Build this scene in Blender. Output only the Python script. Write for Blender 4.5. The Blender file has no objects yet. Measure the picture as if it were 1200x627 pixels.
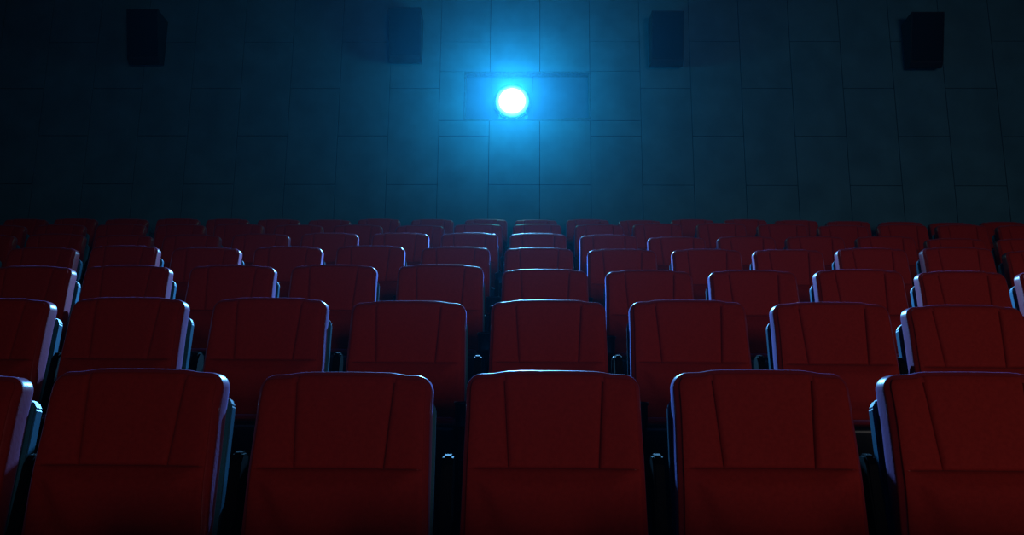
import bpy, bmesh, math, random
from mathutils import Vector, Matrix

random.seed(7)
scene = bpy.context.scene
COL = scene.collection

# ------------------------------------------------------------------ camera
TH, PS, RO = 0.1951, 0.0212, 0.0082           # look up, look left, roll
cam_data = bpy.data.cameras.new('camera')
cam = bpy.data.objects.new('camera', cam_data)
COL.objects.link(cam)
cam_data.sensor_fit = 'HORIZONTAL'
cam_data.sensor_width = 36.0
cam_data.lens = 30.0                           # 1000 px on a 1200 px frame
cam_data.clip_start = 0.05
fw = Vector((-math.sin(PS) * math.cos(TH), math.cos(PS) * math.cos(TH), math.sin(TH)))
r0 = Vector((math.cos(PS), math.sin(PS), 0.0))
u0 = r0.cross(fw)
rt = r0 * math.cos(RO) + u0 * math.sin(RO)
up = u0 * math.cos(RO) - r0 * math.sin(RO)
cam.matrix_world = Matrix(((rt.x, up.x, -fw.x, 0), (rt.y, up.y, -fw.y, 0), (rt.z, up.z, -fw.z, 0), (0, 0, 0, 1)))
scene.camera = cam

# ------------------------------------------------------------------ world: dark, with thin haze in the air
HAZE_DENSITY = 0.00078
world = bpy.data.worlds.new('world')
scene.world = world
world.use_nodes = True
wn = world.node_tree
wn.nodes.clear()
wo = wn.nodes.new('ShaderNodeOutputWorld')
bg = wn.nodes.new('ShaderNodeBackground')
bg.inputs['Color'].default_value = (0, 0, 0, 1)
bg.inputs['Strength'].default_value = 0.0
vs = wn.nodes.new('ShaderNodeVolumeScatter')
vs.inputs['Color'].default_value = (0.10, 0.66, 1.0, 1)
vs.inputs['Density'].default_value = HAZE_DENSITY
vs.inputs['Anisotropy'].default_value = 0.875
wn.links.new(bg.outputs[0], wo.inputs['Surface'])
wn.links.new(vs.outputs[0], wo.inputs['Volume'])

# ------------------------------------------------------------------ lights
LENS = Vector((-0.22, 9.6, 3.955))


def lamp(name, kind, loc, target, color, power):
    d = bpy.data.lights.new(name, kind)
    o = bpy.data.objects.new(name, d)
    COL.objects.link(o)
    o.location = loc
    if target is not None:
        o.rotation_euler = (Vector(target) - Vector(loc)).to_track_quat('-Z', 'Y').to_euler()
    d.color = color
    d.energy = power
    return d


beam = lamp('projector_beam', 'SPOT', (LENS.x, LENS.y - 0.10, LENS.z), (LENS.x, 0.0, 3.6), (0.15, 0.50, 1.0), 5000.0)
beam.spot_size = math.radians(94)
beam.spot_blend = 0.35
beam.shadow_soft_size = 0.05
wall_fill = lamp('port_wall_fill', 'POINT', (LENS.x, LENS.y - 0.6, LENS.z), None, (0.05, 0.90, 1.0), 38.0)  # added mid-air lamp that brightens the wall around the port
wall_fill.shadow_soft_size = 0.2
# fill light added on the unseen screen side, set right so the left stays dim
side_fill = lamp('screen_side_fill', 'AREA', (5.0, -10.0, 0.0), (2.8, 5.0, 1.1), (1.0, 0.92, 0.86), 29.0)
side_fill.shape = 'RECTANGLE'
side_fill.size = 4.5
side_fill.size_y = 2.2
side_fill.spread = math.radians(60)

scene.view_settings.view_transform = 'Standard'
scene.view_settings.look = 'None'
scene.view_settings.exposure = 0.0
scene.view_settings.gamma = 1.0
scene.view_settings.use_curve_mapping = False


# ------------------------------------------------------------------ materials
def mat(name, base, rough=0.6, spec=0.5, metal=0.0, sheen=0.0, sheen_tint=(1, 1, 1), var=0.25, scale=60.0, bump=0.15, dist=0.002, sheen_rough=0.4):
    m = bpy.data.materials.new(name)
    m.use_nodes = True
    nt = m.node_tree
    b = nt.nodes['Principled BSDF']
    b.inputs['Roughness'].default_value = rough
    b.inputs['Specular IOR Level'].default_value = spec
    b.inputs['Metallic'].default_value = metal
    b.inputs['Sheen Weight'].default_value = sheen
    b.inputs['Sheen Roughness'].default_value = sheen_rough
    b.inputs['Sheen Tint'].default_value = (*sheen_tint, 1)
    tc = nt.nodes.new('ShaderNodeTexCoord')
    nz = nt.nodes.new('ShaderNodeTexNoise')
    nz.inputs['Scale'].default_value = scale
    nz.inputs['Detail'].default_value = 4.0
    nt.links.new(tc.outputs['Object'], nz.inputs['Vector'])
    rp = nt.nodes.new('ShaderNodeValToRGB')
    rp.color_ramp.elements[0].position = 0.3
    rp.color_ramp.elements[1].position = 0.7
    rp.color_ramp.elements[0].color = (*[c * (1 - var) for c in base], 1)
    rp.color_ramp.elements[1].color = (*[min(1, c * (1 + var)) for c in base], 1)
    nt.links.new(nz.outputs['Fac'], rp.inputs['Fac'])
    nt.links.new(rp.outputs['Color'], b.inputs['Base Color'])
    if bump:
        bp = nt.nodes.new('ShaderNodeBump')
        bp.inputs['Strength'].default_value = bump
        bp.inputs['Distance'].default_value = dist
        nt.links.new(nz.outputs['Fac'], bp.inputs['Height'])
        nt.links.new(bp.outputs['Normal'], b.inputs['Normal'])
    return m


M_RED = mat('red_velvet', (0.32, 0.018, 0.013), rough=0.36, spec=0.35, sheen=0.42, sheen_tint=(0.4, 0.4, 1.0), var=0.10, scale=90, bump=0.25)
M_PANEL = mat('red_velvet_panel', (0.32, 0.018, 0.013), rough=0.8, spec=0.08, sheen=0.04, sheen_tint=(0.9, 0.5, 0.5), var=0.10, scale=90, bump=0.2)
M_SHELL = mat('dark_shell_plastic', (0.025, 0.13, 0.22), rough=0.4, spec=0.5, var=0.15, scale=200, bump=0.05)
M_BLACK = mat('black_plastic', (0.008, 0.008, 0.009), rough=0.38, spec=0.5, var=0.2, scale=150, bump=0.05)
M_PAD = mat('black_armrest_pad', (0.0025, 0.0025, 0.003), rough=0.6, spec=0.05, var=0.2, scale=150, bump=0.1)
M_STEEL = mat('dark_painted_steel', (0.012, 0.012, 0.013), rough=0.5, spec=0.4, var=0.2, scale=80, bump=0.05)
M_WALL = mat('teal_acoustic_panel', (0.046, 0.140, 0.215), rough=0.9, spec=0.1, var=0.14, scale=3.0, bump=0.1)
M_WALLB = mat('dark_joint', (0.006, 0.012, 0.016), rough=0.95, spec=0.05, var=0.2, scale=20)
M_SIDE = mat('dark_side_wall', (0.010, 0.012, 0.016), rough=0.95, spec=0.05, var=0.2, scale=8)
M_CARPET = mat('dark_carpet', (0.010, 0.008, 0.010), rough=1.0, spec=0.05, var=0.3, scale=120, bump=0.4)
M_CATCH = mat('teal_catch_plate', (0.040, 0.110, 0.20), rough=0.9, spec=0.1, var=0.1, scale=4.0, bump=0.05)
M_HOUSING = mat('grey_projector_housing', (0.10, 0.12, 0.14), rough=0.6, spec=0.3, var=0.1, scale=30, bump=0.05)
M_SPK = mat('black_speaker_cabinet', (0.006, 0.006, 0.007), rough=0.7, spec=0.2, var=0.2, scale=60)
M_GRILLE = mat('black_speaker_grille', (0.004, 0.004, 0.005), rough=0.9, spec=0.1, var=0.3, scale=400, bump=0.4)
M_TRIM = mat('dark_port_frame', (0.035, 0.10, 0.15), rough=0.8, spec=0.1, var=0.2, scale=40)

M_LENS = bpy.data.materials.new('lit_lens')
M_LENS.use_nodes = True
_ln = M_LENS.node_tree
_b = _ln.nodes['Principled BSDF']
_b.inputs['Base Color'].default_value = (0.2, 0.3, 0.35, 1)
_tc = _ln.nodes.new('ShaderNodeTexCoord')           # the glare halo is put into the emission colour: white middle, cyan rim
_sep = _ln.nodes.new('ShaderNodeVectorMath')
_sep.operation = 'MULTIPLY'
_sep.inputs[1].default_value = (1, 0, 1)
_len = _ln.nodes.new('ShaderNodeVectorMath')
_len.operation = 'LENGTH'
_cr = _ln.nodes.new('ShaderNodeValToRGB')
_cr.color_ramp.interpolation = 'EASE'
_e = _cr.color_ramp.elements
_e[0].position, _e[0].color = 0.12, (1, 1, 1, 1)
_e[1].position, _e[1].color = 0.205, (0.002, 0.028, 0.04, 1)
_m = _e.new(0.165)
_m.color = (0.035, 0.085, 0.1, 1)
_ln.links.new(_tc.outputs['Object'], _sep.inputs[0])
_ln.links.new(_sep.outputs[0], _len.inputs[0])
_ln.links.new(_len.outputs['Value'], _cr.inputs['Fac'])
_ln.links.new(_cr.outputs['Color'], _b.inputs['Emission Color'])
_b.inputs['Emission Strength'].default_value = 10.0

M_GLASS = bpy.data.materials.new('port_glass')
M_GLASS.use_nodes = True
_nt = M_GLASS.node_tree
_nt.nodes.clear()
_o = _nt.nodes.new('ShaderNodeOutputMaterial')
_mx = _nt.nodes.new('ShaderNodeMixShader')
_tr = _nt.nodes.new('ShaderNodeBsdfTransparent')
_gl = _nt.nodes.new('ShaderNodeBsdfGlossy')
_gl.inputs['Roughness'].default_value = 0.05
_mx.inputs[0].default_value = 0.004     # coated port glass
_nt.links.new(_tr.outputs[0], _mx.inputs[1])
_nt.links.new(_gl.outputs[0], _mx.inputs[2])
_nt.links.new(_mx.outputs[0], _o.inputs['Surface'])


# ------------------------------------------------------------------ helpers
def new_mesh(name, bm, m, smooth=False):
    bmesh.ops.recalc_face_normals(bm, faces=bm.faces[:])
    me = bpy.data.meshes.new(name)
    bm.to_mesh(me)
    bm.free()
    me.materials.append(m)
    if smooth:
        for p in me.polygons:
            p.use_smooth = True
    return me


def link(name, me, parent=None, loc=(0, 0, 0)):
    o = bpy.data.objects.new(name, me)
    COL.objects.link(o)
    o.location = loc
    if parent is not None:
        o.parent = parent
    return o


def add_box(bm, lo, hi, bevel=0.0, seg=2):
    r = bmesh.ops.create_cube(bm, size=1.0)
    vs_ = r['verts']
    c = [(a + b) / 2 for a, b in zip(lo, hi)]
    s = [b - a for a, b in zip(lo, hi)]
    for v in vs_:
        v.co = Vector((v.co.x * s[0] + c[0], v.co.y * s[1] + c[1], v.co.z * s[2] + c[2]))
    if bevel:
        es = list({e for v in vs_ for e in v.link_edges})
        bmesh.ops.bevel(bm, geom=es, offset=bevel, segments=seg, profile=0.5, affect='EDGES')


def box_mesh(name, lo, hi, m, bevel=0.0, seg=2, smooth=False):
    bm = bmesh.new()
    add_box(bm, lo, hi, bevel, seg)
    return new_mesh(name, bm, m, smooth)


def thing(name, label, cat, loc, group=None):
    o = bpy.data.objects.new(name, None)
    o.empty_display_size = 0.1
    COL.objects.link(o)
    o.location = loc
    o['label'] = label
    o['category'] = cat
    if group:
        o['group'] = group
    return o


def struct(name, me, parent=None, loc=(0, 0, 0)):
    o = link(name, me, parent, loc)
    if parent is None:
        o['kind'] = 'structure'
    return o


# ------------------------------------------------------------------ structure
D1, DR, Z1, RISE = 2.3009, 1.1068, 0.1758, 0.3557     # first row, row pitch, first seat top, riser
H = 1.08                                               # seat top above its own tier
WALL_Y, WALL_Z0, WALL_Z1 = 9.6, Z1 + 6 * RISE - H, 6.2
XL, XR = -7.6, 8.0
FRONT_Y = -11.5

floor_z = Z1 - H - RISE
floor = struct('floor', box_mesh('floor', (XL, FRONT_Y, floor_z - 0.2), (XR, D1 - DR + 0.40, floor_z), M_CARPET))
for i in range(7):
    y0 = D1 + (i - 1) * DR + 0.40
    y1 = y0 + DR if i < 6 else WALL_Y + 0.2
    zt = Z1 - H + i * RISE
    link('tier_step', box_mesh('tier_step', (XL, y0, floor_z - 0.2), (XR, y1, zt)  , M_CARPET, 0.012, 1), floor)
struct('ceiling', box_mesh('ceiling', (XL, FRONT_Y, WALL_Z1), (XR, WALL_Y + 0.2, WALL_Z1 + 0.2), M_SIDE))
struct('wall_left', box_mesh('wall_left', (XL - 0.2, FRONT_Y, floor_z), (XL, WALL_Y + 0.2, WALL_Z1), M_SIDE))
struct('wall_right', box_mesh('wall_right', (XR, FRONT_Y, floor_z), (XR + 0.2, WALL_Y + 0.2, WALL_Z1), M_SIDE))
struct('wall_front', box_mesh('wall_front', (XL, FRONT_Y - 0.2, floor_z), (XR, FRONT_Y, WALL_Z1), M_SIDE))

# back wall: dark backing with a projection port, clad in staggered panels
PX0, PX1, PZ0, PZ1 = -0.79, 0.713, 3.68, 4.297


def minus_port(x0, x1, z0, z1, m=0.0):
    a0, a1, b0, b1 = PX0 - m, PX1 + m, PZ0 - m, PZ1 + m
    if x1 <= a0 or x0 >= a1 or z1 <= b0 or z0 >= b1:
        return [(x0, x1, z0, z1)]
    out = []
    if z0 < b0:
        out.append((x0, x1, z0, b0))
    if z1 > b1:
        out.append((x0, x1, b1, z1))
    zz0, zz1 = max(z0, b0), min(z1, b1)
    if x0 < a0:
        out.append((x0, a0, zz0, zz1))
    if x1 > a1:
        out.append((a1, x1, zz0, zz1))
    return out


bm = bmesh.new()
for (a, b, c, d) in minus_port(XL, XR, floor_z, WALL_Z1):
    add_box(bm, (a, WALL_Y + 0.03, c), (b, WALL_Y + 0.2, d))
wall_back = struct('wall_back', new_mesh('wall_back', bm, M_WALLB))
SEAM, GAP = 0.111, 0.003
for k in range(-13, 14):
    x0, x1 = max(SEAM + 0.6 * k, XL), min(SEAM + 0.6 * (k + 1), XR)
    if x1 - x0 < 0.03:
        continue
    odd = (k % 2 == 1) if k >= 0 else (k % 2 == 0)
    z = (3.483 if odd else 2.883) - 1.2 * 3
    while z < WALL_Z1:
        z0, z1 = max(z, WALL_Z0), min(z + 1.2, WALL_Z1)
        z += 1.2
        if z1 - z0 < 0.03:
            continue
        for (a, b, c, d) in minus_port(x0, x1, z0, z1, 0.004):
            if b - a < 0.03 or d - c < 0.03:
                continue
            pr = random.uniform(0.0, 0.0004)
            link('wall_panel', box_mesh('wall_panel', (a + GAP, WALL_Y - pr, c + GAP), (b - GAP, WALL_Y + 0.032, d - GAP), M_WALL, 0.0015, 1), wall_back)

# projection port: reveal, frame, pane (structure)
bm = bmesh.new()
t = 0.014
add_box(bm, (PX0 - 0.003, WALL_Y + 0.001, PZ1 - t), (PX1 + 0.003, WALL_Y + 0.13, PZ1 + 0.003))
add_box(bm, (PX0 - 0.003, WALL_Y + 0.001, PZ0 - 0.003), (PX1 + 0.003, WALL_Y + 0.13, PZ0 + t))
add_box(bm, (PX0 - 0.003, WALL_Y + 0.001, PZ0 + t), (PX0 + t, WALL_Y + 0.13, PZ1 - t))
add_box(bm, (PX1 - t, WALL_Y + 0.001, PZ0 + t), (PX1 + 0.003, WALL_Y + 0.13, PZ1 - t))
window = struct('window_1', new_mesh('window_1', bm, M_TRIM))
bm = bmesh.new()
add_box(bm, (PX0 + t, WALL_Y + 0.05, PZ0 + t), (PX1 - t, WALL_Y + 0.056, PZ1 - t))
link('pane', new_mesh('pane', bm, M_GLASS), window)
bm = bmesh.new()
add_box(bm, (PX1 - 0.31, WALL_Y + 0.03, PZ0 + t), (PX1 - t, WALL_Y + 0.05, PZ0 + t + 0.03), 0.004, 1)
link('pane_stop', new_mesh('pane_stop', bm, M_TRIM), window)
# plates added beside the lens to catch light, so the port looks less dark
for a, b in ((PX0 - 0.05, LENS.x - 0.25), (LENS.x + 0.25, PX1 + 0.05)):
    link('light_catch_plate', box_mesh('light_catch_plate', (a, WALL_Y + 0.132, PZ0 - 0.05), (b, WALL_Y + 0.15, PZ1 + 0.05), M_CATCH), window)
# booth behind the port
for nm, lo, hi in (('wall_booth_back', (PX0 - 0.7, 1.7, PZ0 - 0.9), (PX1 + 0.7, 1.8, PZ1 + 0.7)),
                   ('wall_booth_left', (PX0 - 0.7, 0.2, PZ0 - 0.8), (PX0 - 0.6, 1.7, PZ1 + 0.6)),
                   ('wall_booth_right', (PX1 + 0.6, 0.2, PZ0 - 0.8), (PX1 + 0.7, 1.7, PZ1 + 0.6)),
                   ('ceiling_booth', (PX0 - 0.7, 0.2, PZ1 + 0.6), (PX1 + 0.7, 1.7, PZ1 + 0.7)),
                   ('floor_booth', (PX0 - 0.7, 0.2, PZ0 - 0.9), (PX1 + 0.7, 1.7, PZ0 - 0.8))):
    struct(nm, box_mesh(nm, (lo[0], WALL_Y + lo[1], lo[2]), (hi[0], WALL_Y + hi[1], hi[2]), M_SIDE))

# ------------------------------------------------------------------ projector


def add_cyl(bm, c, axis, r0_, r1_, depth, seg=32, caps=True):
    rot = Vector((0, 0, 1)).rotation_difference(Vector(axis)).to_matrix().to_4x4()
    bmesh.ops.create_cone(bm, cap_ends=caps, segments=seg, radius1=r0_, radius2=r1_, depth=depth,
                          matrix=Matrix.Translation(Vector(c)) @ rot)


proj = thing('film_projector', 'cinema projector with a blazing white blue lens in the back wall port', 'projector', (LENS.x, WALL_Y + 0.9, PZ0 - 0.8))
off = Vector((LENS.x, WALL_Y + 0.9, PZ0 - 0.8))


def pl(x, y, z):
    return (x - off.x, y - off.y, z - off.z)


link('projector_body', box_mesh('projector_body', pl(LENS.x - 0.35, WALL_Y + 0.42, LENS.z - 0.28), pl(LENS.x + 0.35, WALL_Y + 1.3, LENS.z + 0.26), M_HOUSING, 0.02, 2), proj)
link('pedestal', box_mesh('pedestal', pl(LENS.x - 0.3, WALL_Y + 0.5, off.z), pl(LENS.x + 0.3, WALL_Y + 1.2, LENS.z - 0.28), M_STEEL, 0.01, 1), proj)
bm = bmesh.new()
add_cyl(bm, pl(LENS.x, WALL_Y + 0.255, LENS.z), (0, 1, 0), 0.225, 0.200, 0.33, 48)
link('lens_gap_plate', box_mesh('lens_gap_plate', pl(LENS.x - 0.248, WALL_Y + 0.14, LENS.z - 0.33), pl(LENS.x + 0.248, WALL_Y + 0.16, LENS.z + 0.37), M_CATCH), proj)  # added plate that covers the dark gap behind the lens
lb = link('lens_barrel', new_mesh('lens_barrel', bm, M_STEEL, False), proj)
bm = bmesh.new()
bmesh.ops.create_uvsphere(bm, u_segments=48, v_segments=20, radius=0.20, matrix=Matrix.Diagonal((1, 0.10, 1, 1)))
link('lens_glass', new_mesh('lens_glass', bm, M_LENS, True), lb, pl(LENS.x, WALL_Y + 0.088, LENS.z))

# ------------------------------------------------------------------ wall speakers


def wall_speaker(xc, zt, yaw, label):
    o = thing('wall_speaker', label, 'speaker', (xc, WALL_Y, zt - 0.34), 'surround speakers on the back wall')
    o.rotation_euler = (0, 0, yaw)
    w, h = 0.385, 0.62
    dt, db = 0.33, 0.17
    bm = bmesh.new()
    c = []
    zb_, zt_ = 0.34 - h, 0.34
    pts = [(-0.03, zt_ - 0.02), (-dt, zt_), (-db - 0.02, zb_ + 0.05), (-db + 0.03, zb_), (-0.03, zb_ + 0.04)]
    ring = []
    for sx in (-1, 1):
        ring.append([bm.verts.new((sx * w / 2 * (0.98 if y > -0.1 else 1), y, z)) for y, z in pts])
    n = len(pts)
    bm.faces.new(ring[0])
    bm.faces.new(ring[1][::-1])
    for i in range(n):
        bm.faces.new((ring[0][i], ring[0][(i + 1) % n], ring[1][(i + 1) % n], ring[1][i]))
    bmesh.ops.bevel(bm, geom=bm.edges[:], offset=0.006, segments=1, affect='EDGES')
    link('cabinet', new_mesh('cabinet', bm, M_SPK), o)
    # grille on the tilted front
    bm = bmesh.new()
    a = Vector((0, -dt, zt_))
    b = Vector((0, -db - 0.02, zb_ + 0.05))
    dirv = (b - a).normalized()
    nrm = Vector((0, dirv.z, -dirv.y))
    if nrm.y > 0:
        nrm = -nrm
    L = (b - a).length
    vs_ = []
    for dn in (-0.002, 0.012):
        for sx, sl in ((-1, 0.02), (1, 0.02), (1, L - 0.02), (-1, L - 0.02)):
            p = a + dirv * sl + nrm * dn
            vs_.append(bm.verts.new((sx * (w / 2 - 0.015), p.y, p.z)))
    for f in ((0, 1, 2, 3), (4, 5, 6, 7), (0, 1, 5, 4), (1, 2, 6, 5), (2, 3, 7, 6), (3, 0, 4, 7)):
        bm.faces.new([vs_[i] for i in f])
    link('grille', new_mesh('grille', bm, M_GRILLE), o)
    link('wall_bracket', box_mesh('wall_bracket', (-0.06, -0.045, -0.12), (0.06, 0.0, 0.18), M_STEEL, 0.005, 1), o)
    return o


wall_speaker(-4.62, 4.95, 0.0, 'black wall speaker at the far left, on the darkest part of the wall')
wall_speaker(-1.49, 4.965, 0.0, 'navy tinted wall speaker just left of the projector light')
wall_speaker(1.60, 4.915, 0.03, 'navy tinted wall speaker just right of the projector light')
wall_speaker(4.63, 4.895, 0.0, 'black wall speaker at the far right of the back wall')

# ------------------------------------------------------------------ cinema seat
# local frame: origin on the tier under the seat top, x right, y away from camera, z up
HW = 0.231          # half width of the backrest
PAD_T = 0.085       # thickness of the upholstered pad
RE = 0.028          # rounding of the pad's front edge
RC = 0.040          # corner radius
REC = math.tan(math.radians(10.5))
ZB = 0.46           # lower end of the backrest
SEAM_Z = 0.247      # horizontal seam below the top
LUMB_Z = 0.405      # lower edge of the lumbar cushion


def sm(a, b, x):
    t_ = max(0.0, min(1.0, (x - a) / (b - a)))
    return t_ * t_ * (3 - 2 * t_)


def crown(x):
    return 0.006 * (1 - (x / HW) ** 2) + 0.0055 * (1 - sm(0.115, 0.165, abs(x)))


def half_w(dz):
    """half width of the outline at dz below the (crowned) top"""
    w = HW + 0.003 * sm(0.1, 0.25, dz) + 0.007 * sm(0.22, 0.6, dz)
    if dz < RC:
        w -= RC - math.sqrt(max(0.0, RC * RC - (RC - dz) ** 2))
    return w


def seam_x(dz):
    return 0.132 - 0.016 * dz / SEAM_Z


def edge_dist(x, dz):
    w = HW + 0.003 * sm(0.1, 0.25, dz) + 0.007 * sm(0.22, 0.6, dz)
    qx, qz = abs(x) - (w - RC), RC - dz
    d = min(max(qx, qz), 0.0) + math.hypot(max(qx, 0), max(qz, 0)) - RC
    return max(0.0, -d)


def front_y(x, dz):
    e = edge_dist(x, dz)
    y = 0.0
    if e < RE:
        y += RE - math.sqrt(max(0.0, RE * RE - (RE - e) ** 2))
    # bolsters: the wings come forward, the middle is dished
    y -= 0.012 * sm(0.10, 0.20, abs(x)) * sm(0.0, 0.08, dz)
    # lumbar cushion: trapezoid that swells forward and falls back at its lower edge
    k = sm(SEAM_Z - 0.005, SEAM_Z + 0.05, dz) * (1 - sm(LUMB_Z - 0.02, LUMB_Z + 0.035, dz))
    half = 0.205 - 0.45 * max(0.0, dz - SEAM_Z)
    k *= 1 - sm(half - 0.035, half + 0.02, abs(x))
    y -= 0.026 * k
    y += 0.032 * sm(SEAM_Z, SEAM_Z + 0.25, dz) * 1.0
    return y


def rec(y, dz):
    return y - REC * dz


def panel(name, xf0, xf1, zf0, zf1, nx, nz, top=False, seams=(1, 1, 1, 1), depth=0.02):
    """padded panel between two seam curves; edges that meet a seam roll down into it"""
    bm = bmesh.new()
    grid = []

    def spread(n, a, b):
        # denser towards the ends
        return [0.5 - 0.5 * math.cos(math.pi * i / n) for i in range(n + 1)]
    us, vs2 = spread(nx, 0, 1), spread(nz, 0, 1)
    for v in vs2:
        row = []
        for u in us:
            # dz along the column, then x inside the outline
            dz = zf0 + (zf1 - zf0) * v
            x0, x1 = xf0(dz), xf1(dz)
            x = x0 + (x1 - x0) * u
            y = front_y(x, dz)
            g = 0.0
            W = abs(x1 - x0)
            for s_, dist_ in ((seams[0], u * W), (seams[1], (1 - u) * W), (seams[2], v * abs(zf1 - zf0)), (seams[3], (1 - v) * abs(zf1 - zf0))):
                if s_:
                    g = max(g, 1 - math.sqrt(min(1.0, dist_ / 0.007)))
            y += g * 0.012 * sm(0.0135, 0.04, edge_dist(x, dz) if dz > 0.03 else 1.0)
            row.append(bm.verts.new((x, rec(y, dz), H - dz + crown(x) * (1 - sm(0.0, 0.3, dz)))))
        grid.append(row)
    for a in range(nz):
        for b in range(nx):
            bm.faces.new((grid[a][b], grid[a][b + 1], grid[a + 1][b + 1], grid[a + 1][b]))
    # turn the border back so that the panel has thickness
    border = [grid[0][b] for b in range(nx + 1)] + [grid[a][nx] for a in range(1, nz + 1)] + \
             [grid[nz][b] for b in range(nx - 1, -1, -1)] + [grid[a][0] for a in range(nz - 1, 0, -1)]
    back = [bm.verts.new((v.co.x * 0.995, v.co.y + depth, v.co.z - 0.002)) for v in border]
    n = len(border)
    for i in range(n):
        bm.faces.new((border[i], border[(i + 1) % n], back[(i + 1) % n], back[i]))
    bm.faces.new(back)
    return new_mesh(name, bm, M_PANEL, True)


def outline(n_arc=10):
    """closed outline of the backrest, (x, dz), starting bottom left, clockwise"""
    pts = []
    for dz in (ZB, 0.40, 0.34, 0.28, 0.22, 0.16, 0.11, 0.075):
        pts.append((-half_w(dz), dz))
    for i in range(n_arc + 1):
        a = math.pi / 2 * i / n_arc
        pts.append((-(HW - RC) - RC * math.cos(a), RC - RC * math.sin(a)))
    for i in range(1, 24):
        pts.append((-(HW - RC) + 2 * (HW - RC) * i / 24, 0.0))
    right = [(-x, dz) for x, dz in pts[:8 + n_arc + 1]][::-1]
    return pts + right


def body_mesh():
    """the boxing of the pad: sides, top and back, with rolled edges"""
    bm = bmesh.new()
    ol = outline()
    prof = []
    # (inset, y): from just inside the front edge, around the front rim, over the side to the rear rim
    RE2 = 0.020
    for i in range(0, 9):
        a = math.pi / 2 * i / 8
        prof.append((RE * (1 - math.sin(a)), RE * (1 - math.cos(a))))
    prof.append((0.0, PAD_T * 0.6))
    for i in range(0, 6):
        a = math.pi / 2 * i / 5
        prof.append((RE2 * (1 - math.cos(a)), PAD_T - RE2 + RE2 * math.sin(a)))
    prof.append((0.05, PAD_T))
    rings = []
    for ins, y in prof:
        ring = []
        for x, dz in ol:
            w0 = HW
            xx = x * (1 - ins / w0)
            # inset from the top (towards the middle of the pad)
            d2 = dz + ins * (1.0 if dz < 0.06 else max(0.0, 1 - (dz - 0.06) / 0.05))
            if dz < RC and abs(x) > HW - RC:
                cx, cz = math.copysign(HW - RC, x), RC
                vx, vz = x - cx, dz - cz
                k = max(0.0, (RC - ins) / RC)
                xx, d2 = cx + vx * k, cz + vz * k
            elif dz <= 1e-6:
                xx, d2 = x, ins
            bol = -0.012 * sm(0.10, 0.20, abs(xx)) * sm(0.0, 0.08, d2) * max(0.0, 1 - y / 0.05)
            low = 0.032 * sm(SEAM_Z, SEAM_Z + 0.25, d2) * max(0.0, 1 - y / 0.06)
            lift = 0.0035 if y < RE * 0.6 and ins > 0.004 else 0.0
            ring.append(bm.verts.new((xx, rec(y + bol + low + lift, d2), H - d2 + crown(x) * (1 - sm(0.0, 0.3, d2)))))
        rings.append(ring)
    n = len(ol)
    for a in range(len(rings) - 1):
        for b in range(n - 1):
            bm.faces.new((rings[a][b], rings[a][b + 1], rings[a + 1][b + 1], rings[a + 1][b]))
    bm.faces.new(rings[-1])
    # core plate behind the panels
    core = [bm.verts.new((x * 0.9, rec(0.028, min(ZB - 0.0, dz + 0.02)), H - dz - 0.02)) for x, dz in ol]
    bm.faces.new(core)
    bm.faces.new([rings[0][0], core[0]] + [core[-1], rings[0][-1]])
    return new_mesh('backrest', bm, M_RED, True)


def shell_mesh():
    """hard shell behind the pad: chamfered shoulders, a little lower than the pad"""
    bm = bmesh.new()
    hw = HW + 0.006
    ol = [(-hw - 0.006, 0.62), (-hw - 0.005, 0.40), (-hw, 0.085), (-hw + 0.014, 0.062), (-hw + 0.06, 0.050),
          (hw - 0.06, 0.050), (hw - 0.014, 0.062), (hw, 0.085), (hw + 0.005, 0.40), (hw + 0.006, 0.62)]
    y0, y1 = PAD_T + 0.006, PAD_T + 0.048
    f = [bm.verts.new((x, rec(y0, dz), H - dz)) for x, dz in ol]
    b = [bm.verts.new((x * 0.985, rec(y1, dz), H - dz - 0.004)) for x, dz in ol]
    n = len(ol)
    bm.faces.new(f)
    bm.faces.new(b[::-1])
    for i in range(n):
        bm.faces.new((f[i], f[(i + 1) % n], b[(i + 1) % n], b[i]))
    bmesh.ops.bevel(bm, geom=[e for e in bm.edges], offset=0.005, segments=2, affect='EDGES')
    return new_mesh('back_shell', bm, M_SHELL, False)


def spacer_mesh():
    bm = bmesh.new()
    for sx in (-1, 1):
        for dz in (0.16, 0.40):
            y = rec(PAD_T, dz)
            add_box(bm, (sx * 0.13 - 0.03, y - 0.01, H - dz - 0.03), (sx * 0.13 + 0.03, y + 0.02, H - dz + 0.03))
    return new_mesh('shell_spacer', bm, M_BLACK)


def tilt(bm, ang, pivot):
    bmesh.ops.rotate(bm, verts=bm.verts[:], cent=pivot, matrix=Matrix.Rotation(ang, 3, 'X'))


PIV = (0, -0.075, 0.36)


def cushion_mesh():
    bm = bmesh.new()
    add_box(bm, (-0.218, -0.345, 0.335), (0.218, -0.005 - 0.075, 0.415), 0.028, 4)
    tilt(bm, math.radians(-66), PIV)
    return new_mesh('seat_cushion', bm, M_RED, True)


def pan_mesh():
    bm = bmesh.new()
    add_box(bm, (-0.226, -0.35, 0.30), (0.226, -0.06, 0.355), 0.02, 3)
    tilt(bm, math.radians(-66), PIV)
    return new_mesh('seat_pan', bm, M_BLACK, True)


AX = 0.28           # armrest stands between two seats
CUP_Y = -0.47


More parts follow.
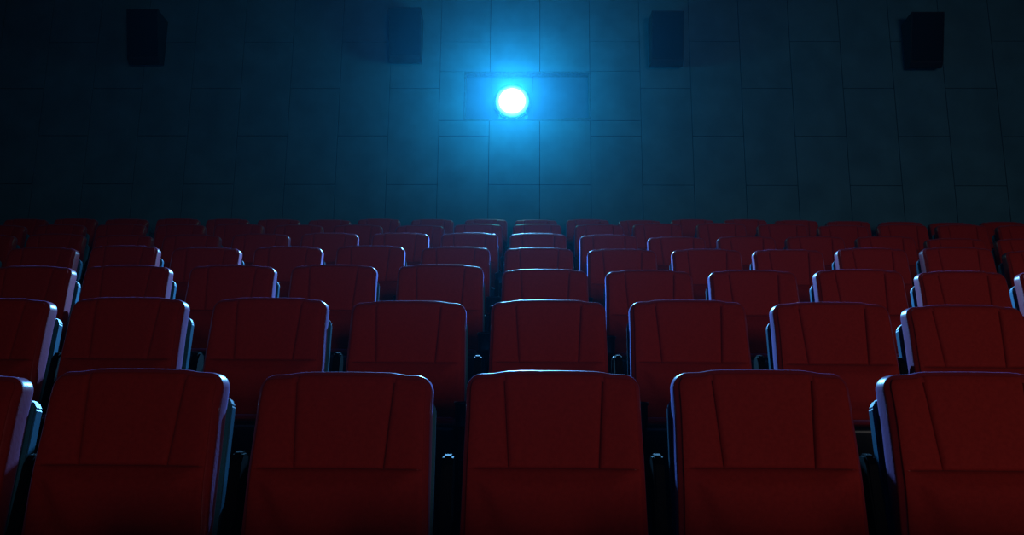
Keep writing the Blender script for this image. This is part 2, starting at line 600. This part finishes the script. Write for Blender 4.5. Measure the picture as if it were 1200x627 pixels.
def arm_mesh():
    """upright standard beside the backrest and the arm that runs forward from it"""
    bm = bmesh.new()
    # side view (y, z): foot, upright with a rounded head, arm forward
    prof = [(0.10, 0.0), (0.10, 0.03), (0.03, 0.06), (0.02, 0.40), (0.05, H - 0.40), (0.072, H - 0.25), (0.066, H - 0.222), (0.045, H - 0.208),
            (0.020, H - 0.212), (0.002, H - 0.235), (-0.03, H - 0.40), (-0.055, H - 0.485), (-0.36, H - 0.490), (-0.40, H - 0.505),
            (-0.40, H - 0.55), (-0.36, H - 0.575), (-0.12, H - 0.59), (-0.10, 0.40), (-0.14, 0.06), (-0.22, 0.03), (-0.22, 0.0)]
    rings = [[bm.verts.new((AX + sx * 0.015, y, z)) for y, z in prof] for sx in (-1, 1)]
    n = len(prof)
    fs = [bm.faces.new(rings[0]), bm.faces.new(rings[1][::-1])]
    for i in range(n):
        bm.faces.new((rings[0][i], rings[0][(i + 1) % n], rings[1][(i + 1) % n], rings[1][i]))
    bmesh.ops.bevel(bm, geom=list({e for f in fs for e in f.edges}), offset=0.006, segments=2, affect='EDGES')
    return new_mesh('armrest', bm, M_PAD)


def arm_pad_mesh():
    bm = bmesh.new()
    prof = [(-0.026, -0.035), (-0.026, -0.014), (-0.019, -0.004), (-0.008, 0.0), (0.008, 0.0), (0.019, -0.004), (0.026, -0.014), (0.026, -0.035)]
    rings = []
    for y, dz, k in ((-0.055, 0.462, 0.9), (-0.07, 0.460, 1), (-0.36, 0.462, 1), (-0.40, 0.468, 0.97), (-0.42, 0.480, 0.80)):
        rings.append([bm.verts.new((AX + px * k, y, H - dz + pz * k)) for px, pz in prof])
    n = len(prof)
    for i in range(len(rings) - 1):
        for j in range(n):
            bm.faces.new((rings[i][j], rings[i][(j + 1) % n], rings[i + 1][(j + 1) % n], rings[i + 1][j]))
    bm.faces.new(rings[0])
    bm.faces.new(rings[-1][::-1])
    return new_mesh('arm_pad', bm, M_PAD, False)


def cup_mesh():
    bm = bmesh.new()
    seg = 28
    prof = [(0.030, -0.085), (0.040, -0.09), (0.043, -0.08), (0.044, -0.012), (0.0475, -0.010), (0.049, -0.004), (0.0475, 0.0), (0.041, 0.0), (0.039, -0.006), (0.037, -0.075), (0.0, -0.078)]
    rings = []
    for r, z in prof:
        if r == 0:
            rings.append([bm.verts.new((AX, CUP_Y, H - 0.415 + z))])
        else:
            rings.append([bm.verts.new((AX + r * math.cos(2 * math.pi * i / seg), CUP_Y + r * math.sin(2 * math.pi * i / seg), H - 0.415 + z)) for i in range(seg)])
    for a in range(len(rings) - 1):
        A, B = rings[a], rings[a + 1]
        for i in range(seg):
            j = (i + 1) % seg
            if len(B) == 1:
                bm.faces.new((A[i], A[j], B[0]))
            else:
                bm.faces.new((A[i], A[j], B[j], B[i]))
    bm.faces.new(rings[0][::-1])
    return new_mesh('cup_holder', bm, M_BLACK, True)


ME_BODY = body_mesh()
ME_CENTRE = panel('centre_panel', lambda d: -seam_x(d), lambda d: seam_x(d), 0.012, SEAM_Z, 14, 16, seams=(1, 1, 0, 1))
ME_SIDE_L = panel('side_panel', lambda d: -max(half_w(d) - 0.0135, seam_x(d) + 0.02), lambda d: -seam_x(d), 0.0135, SEAM_Z, 12, 18, seams=(0, 1, 0, 1))
ME_SIDE_R = panel('side_panel', lambda d: seam_x(d), lambda d: max(half_w(d) - 0.0135, seam_x(d) + 0.02), 0.0135, SEAM_Z, 12, 18, seams=(1, 0, 0, 1))
ME_LUMBAR = panel('lumbar_panel', lambda d: -(half_w(d) - 0.0135), lambda d: half_w(d) - 0.0135, SEAM_Z, ZB, 26, 22, seams=(0, 0, 1, 0))
ME_SHELL = shell_mesh()
ME_SPACER = spacer_mesh()
ME_CUSHION = cushion_mesh()
ME_PAN = pan_mesh()
ME_ARM = arm_mesh()
ME_ARMPAD = arm_pad_mesh()
ME_CUP = cup_mesh()


def make_seat():
    root = thing('cinema_seat', 'red seat', 'seat', (0, 0, 0), 'rows of red cinema seats')
    b = link('backrest', ME_BODY, root)
    link('centre_panel', ME_CENTRE, b)
    link('side_panel', ME_SIDE_L, b)
    link('side_panel', ME_SIDE_R, b)
    link('lumbar_panel', ME_LUMBAR, b)
    s = link('back_shell', ME_SHELL, root)
    link('shell_spacer', ME_SPACER, s)
    c = link('seat_cushion', ME_CUSHION, root)
    link('seat_pan', ME_PAN, c)
    a = link('armrest', ME_ARM, root)
    link('arm_pad', ME_ARMPAD, a)
    link('cup_holder', ME_CUP, a)
    return root


def dup(root):
    r = root.copy()
    COL.objects.link(r)
    for ch in list(root.children):
        c = ch.copy()
        COL.objects.link(c)
        c.parent = r
        for g in ch.children:
            d = g.copy()
            COL.objects.link(d)
            d.parent = c
    return r


# where each seat stands along its row, and how far its top sits off the row's even height (metres)
ROWS = [
    [(-1.62, 0.0), (-1.06, 0.0), (-0.5, 0.0), (0.06, 0.0), (0.62, 0.0), (1.18, 0.0), (1.74, 0.0)],   # the row before the camera, just below the frame
    [(-1.596, -0.022), (-1.052, -0.007), (-0.491, -0.012), (0.063, -0.005), (0.613, 0.001), (1.166, -0.001)],
    [(-2.18, 0.003), (-1.628, 0.01), (-1.051, 0.011), (-0.488, 0.001), (0.075, 0.007), (0.633, 0.01), (1.202, 0.004), (1.729, -0.005)],
    [(-2.718, 0.001), (-2.183, 0.008), (-1.61, 0.011), (-1.058, 0.015), (-0.481, 0.018), (0.081, -0.004), (0.638, -0.008), (1.192, -0.006), (1.755, 0.001), (2.296, -0.006), (2.829, -0.004)],
    [(-3.884, -0.008), (-3.317, -0.006), (-2.754, 0.008), (-2.194, -0.002), (-1.635, 0.006), (-1.076, 0.014), (-0.501, 0.008), (0.061, 0.004), (0.618, -0.003), (1.184, -0.001), (1.727, -0.002), (2.281, 0.009), (2.846, 0.017), (3.393, -0.004)],
    [(-4.45, -0.012), (-3.874, -0.003), (-3.312, -0.012), (-2.754, -0.006), (-2.187, 0.003), (-1.625, 0.012), (-1.05, 0.014), (-0.488, 0.016), (0.066, 0.014), (0.635, 0.005), (1.18, -0.011), (1.738, -0.005), (2.288, -0.003), (2.849, -0.001), (3.4, -0.017), (3.957, -0.019)],
    [(-5.054, -0.014), (-4.477, -0.004), (-3.897, 0.002), (-3.321, 0.0), (-2.765, 0.006), (-2.193, -0.001), (-1.627, 0.001), (-1.043, -0.001), (-0.489, 0.013), (0.068, 0.015), (0.652, 0.012), (1.198, 0.022), (1.795, 0.028), (2.365, 0.022), (2.929, 0.011), (3.481, 0.021), (4.031, 0.019), (4.59, 0.016)],
    [(-5.507, -0.023), (-4.956, -0.016), (-4.392, -0.019), (-3.829, -0.013), (-3.286, -0.016), (-2.725, -0.019), (-2.171, -0.022), (-1.635, -0.011), (-1.055, -0.014), (-0.475, -0.012), (0.064, -0.016), (0.621, -0.009), (1.18, -0.017), (1.744, -0.006), (2.31, -0.004), (2.851, -0.012), (3.405, -0.02), (3.966, -0.027), (4.498, -0.035), (5.04, -0.024)],
]
ROW_NAME = ['row under the camera', 'front row', 'second row', 'third row', 'fourth row', 'fifth row', 'sixth row', 'back row']
ORD = ['first', 'second', 'third', 'fourth', 'fifth', 'sixth', 'seventh', 'eighth', 'ninth', 'tenth', 'eleventh', 'twelfth',
       'thirteenth', 'fourteenth', 'fifteenth', 'sixteenth', 'seventeenth', 'eighteenth', 'nineteenth', 'twentieth']

seat0 = make_seat()
first = True
for r, row in enumerate(ROWS):
    mid = min(range(len(row)), key=lambda i: abs(row[i][0] - 0.06))
    for i, (x, dz) in enumerate(row):
        s = seat0 if first else dup(seat0)
        first = False
        s.location = (x, D1 + (r - 1) * DR - 0.018, Z1 + (r - 1) * RISE - H)
        s.scale = (1, 1, (H + dz - 0.008) / H)
        if i + 1 < len(row):               # the armrest stands half way to the next seat
            half = (row[i + 1][0] - x) / 2
            for ch in s.children:
                if ch.name.startswith('armrest'):
                    ch.location.x = half - AX
        where = ROW_NAME[r]
        if i == mid:
            pos = 'in line with the projector light, middle of the ' + where
        elif i == 0:
            pos = 'leftmost in the ' + where
        elif i == len(row) - 1:
            pos = 'rightmost in the ' + where
        elif i < mid:
            pos = ORD[i] + ' from the left in the ' + where
        else:
            pos = ORD[len(row) - 1 - i] + ' from the right in the ' + where
        s['label'] = 'red cinema seat, ' + pos
        s['group'] = 'red cinema seats of the ' + where
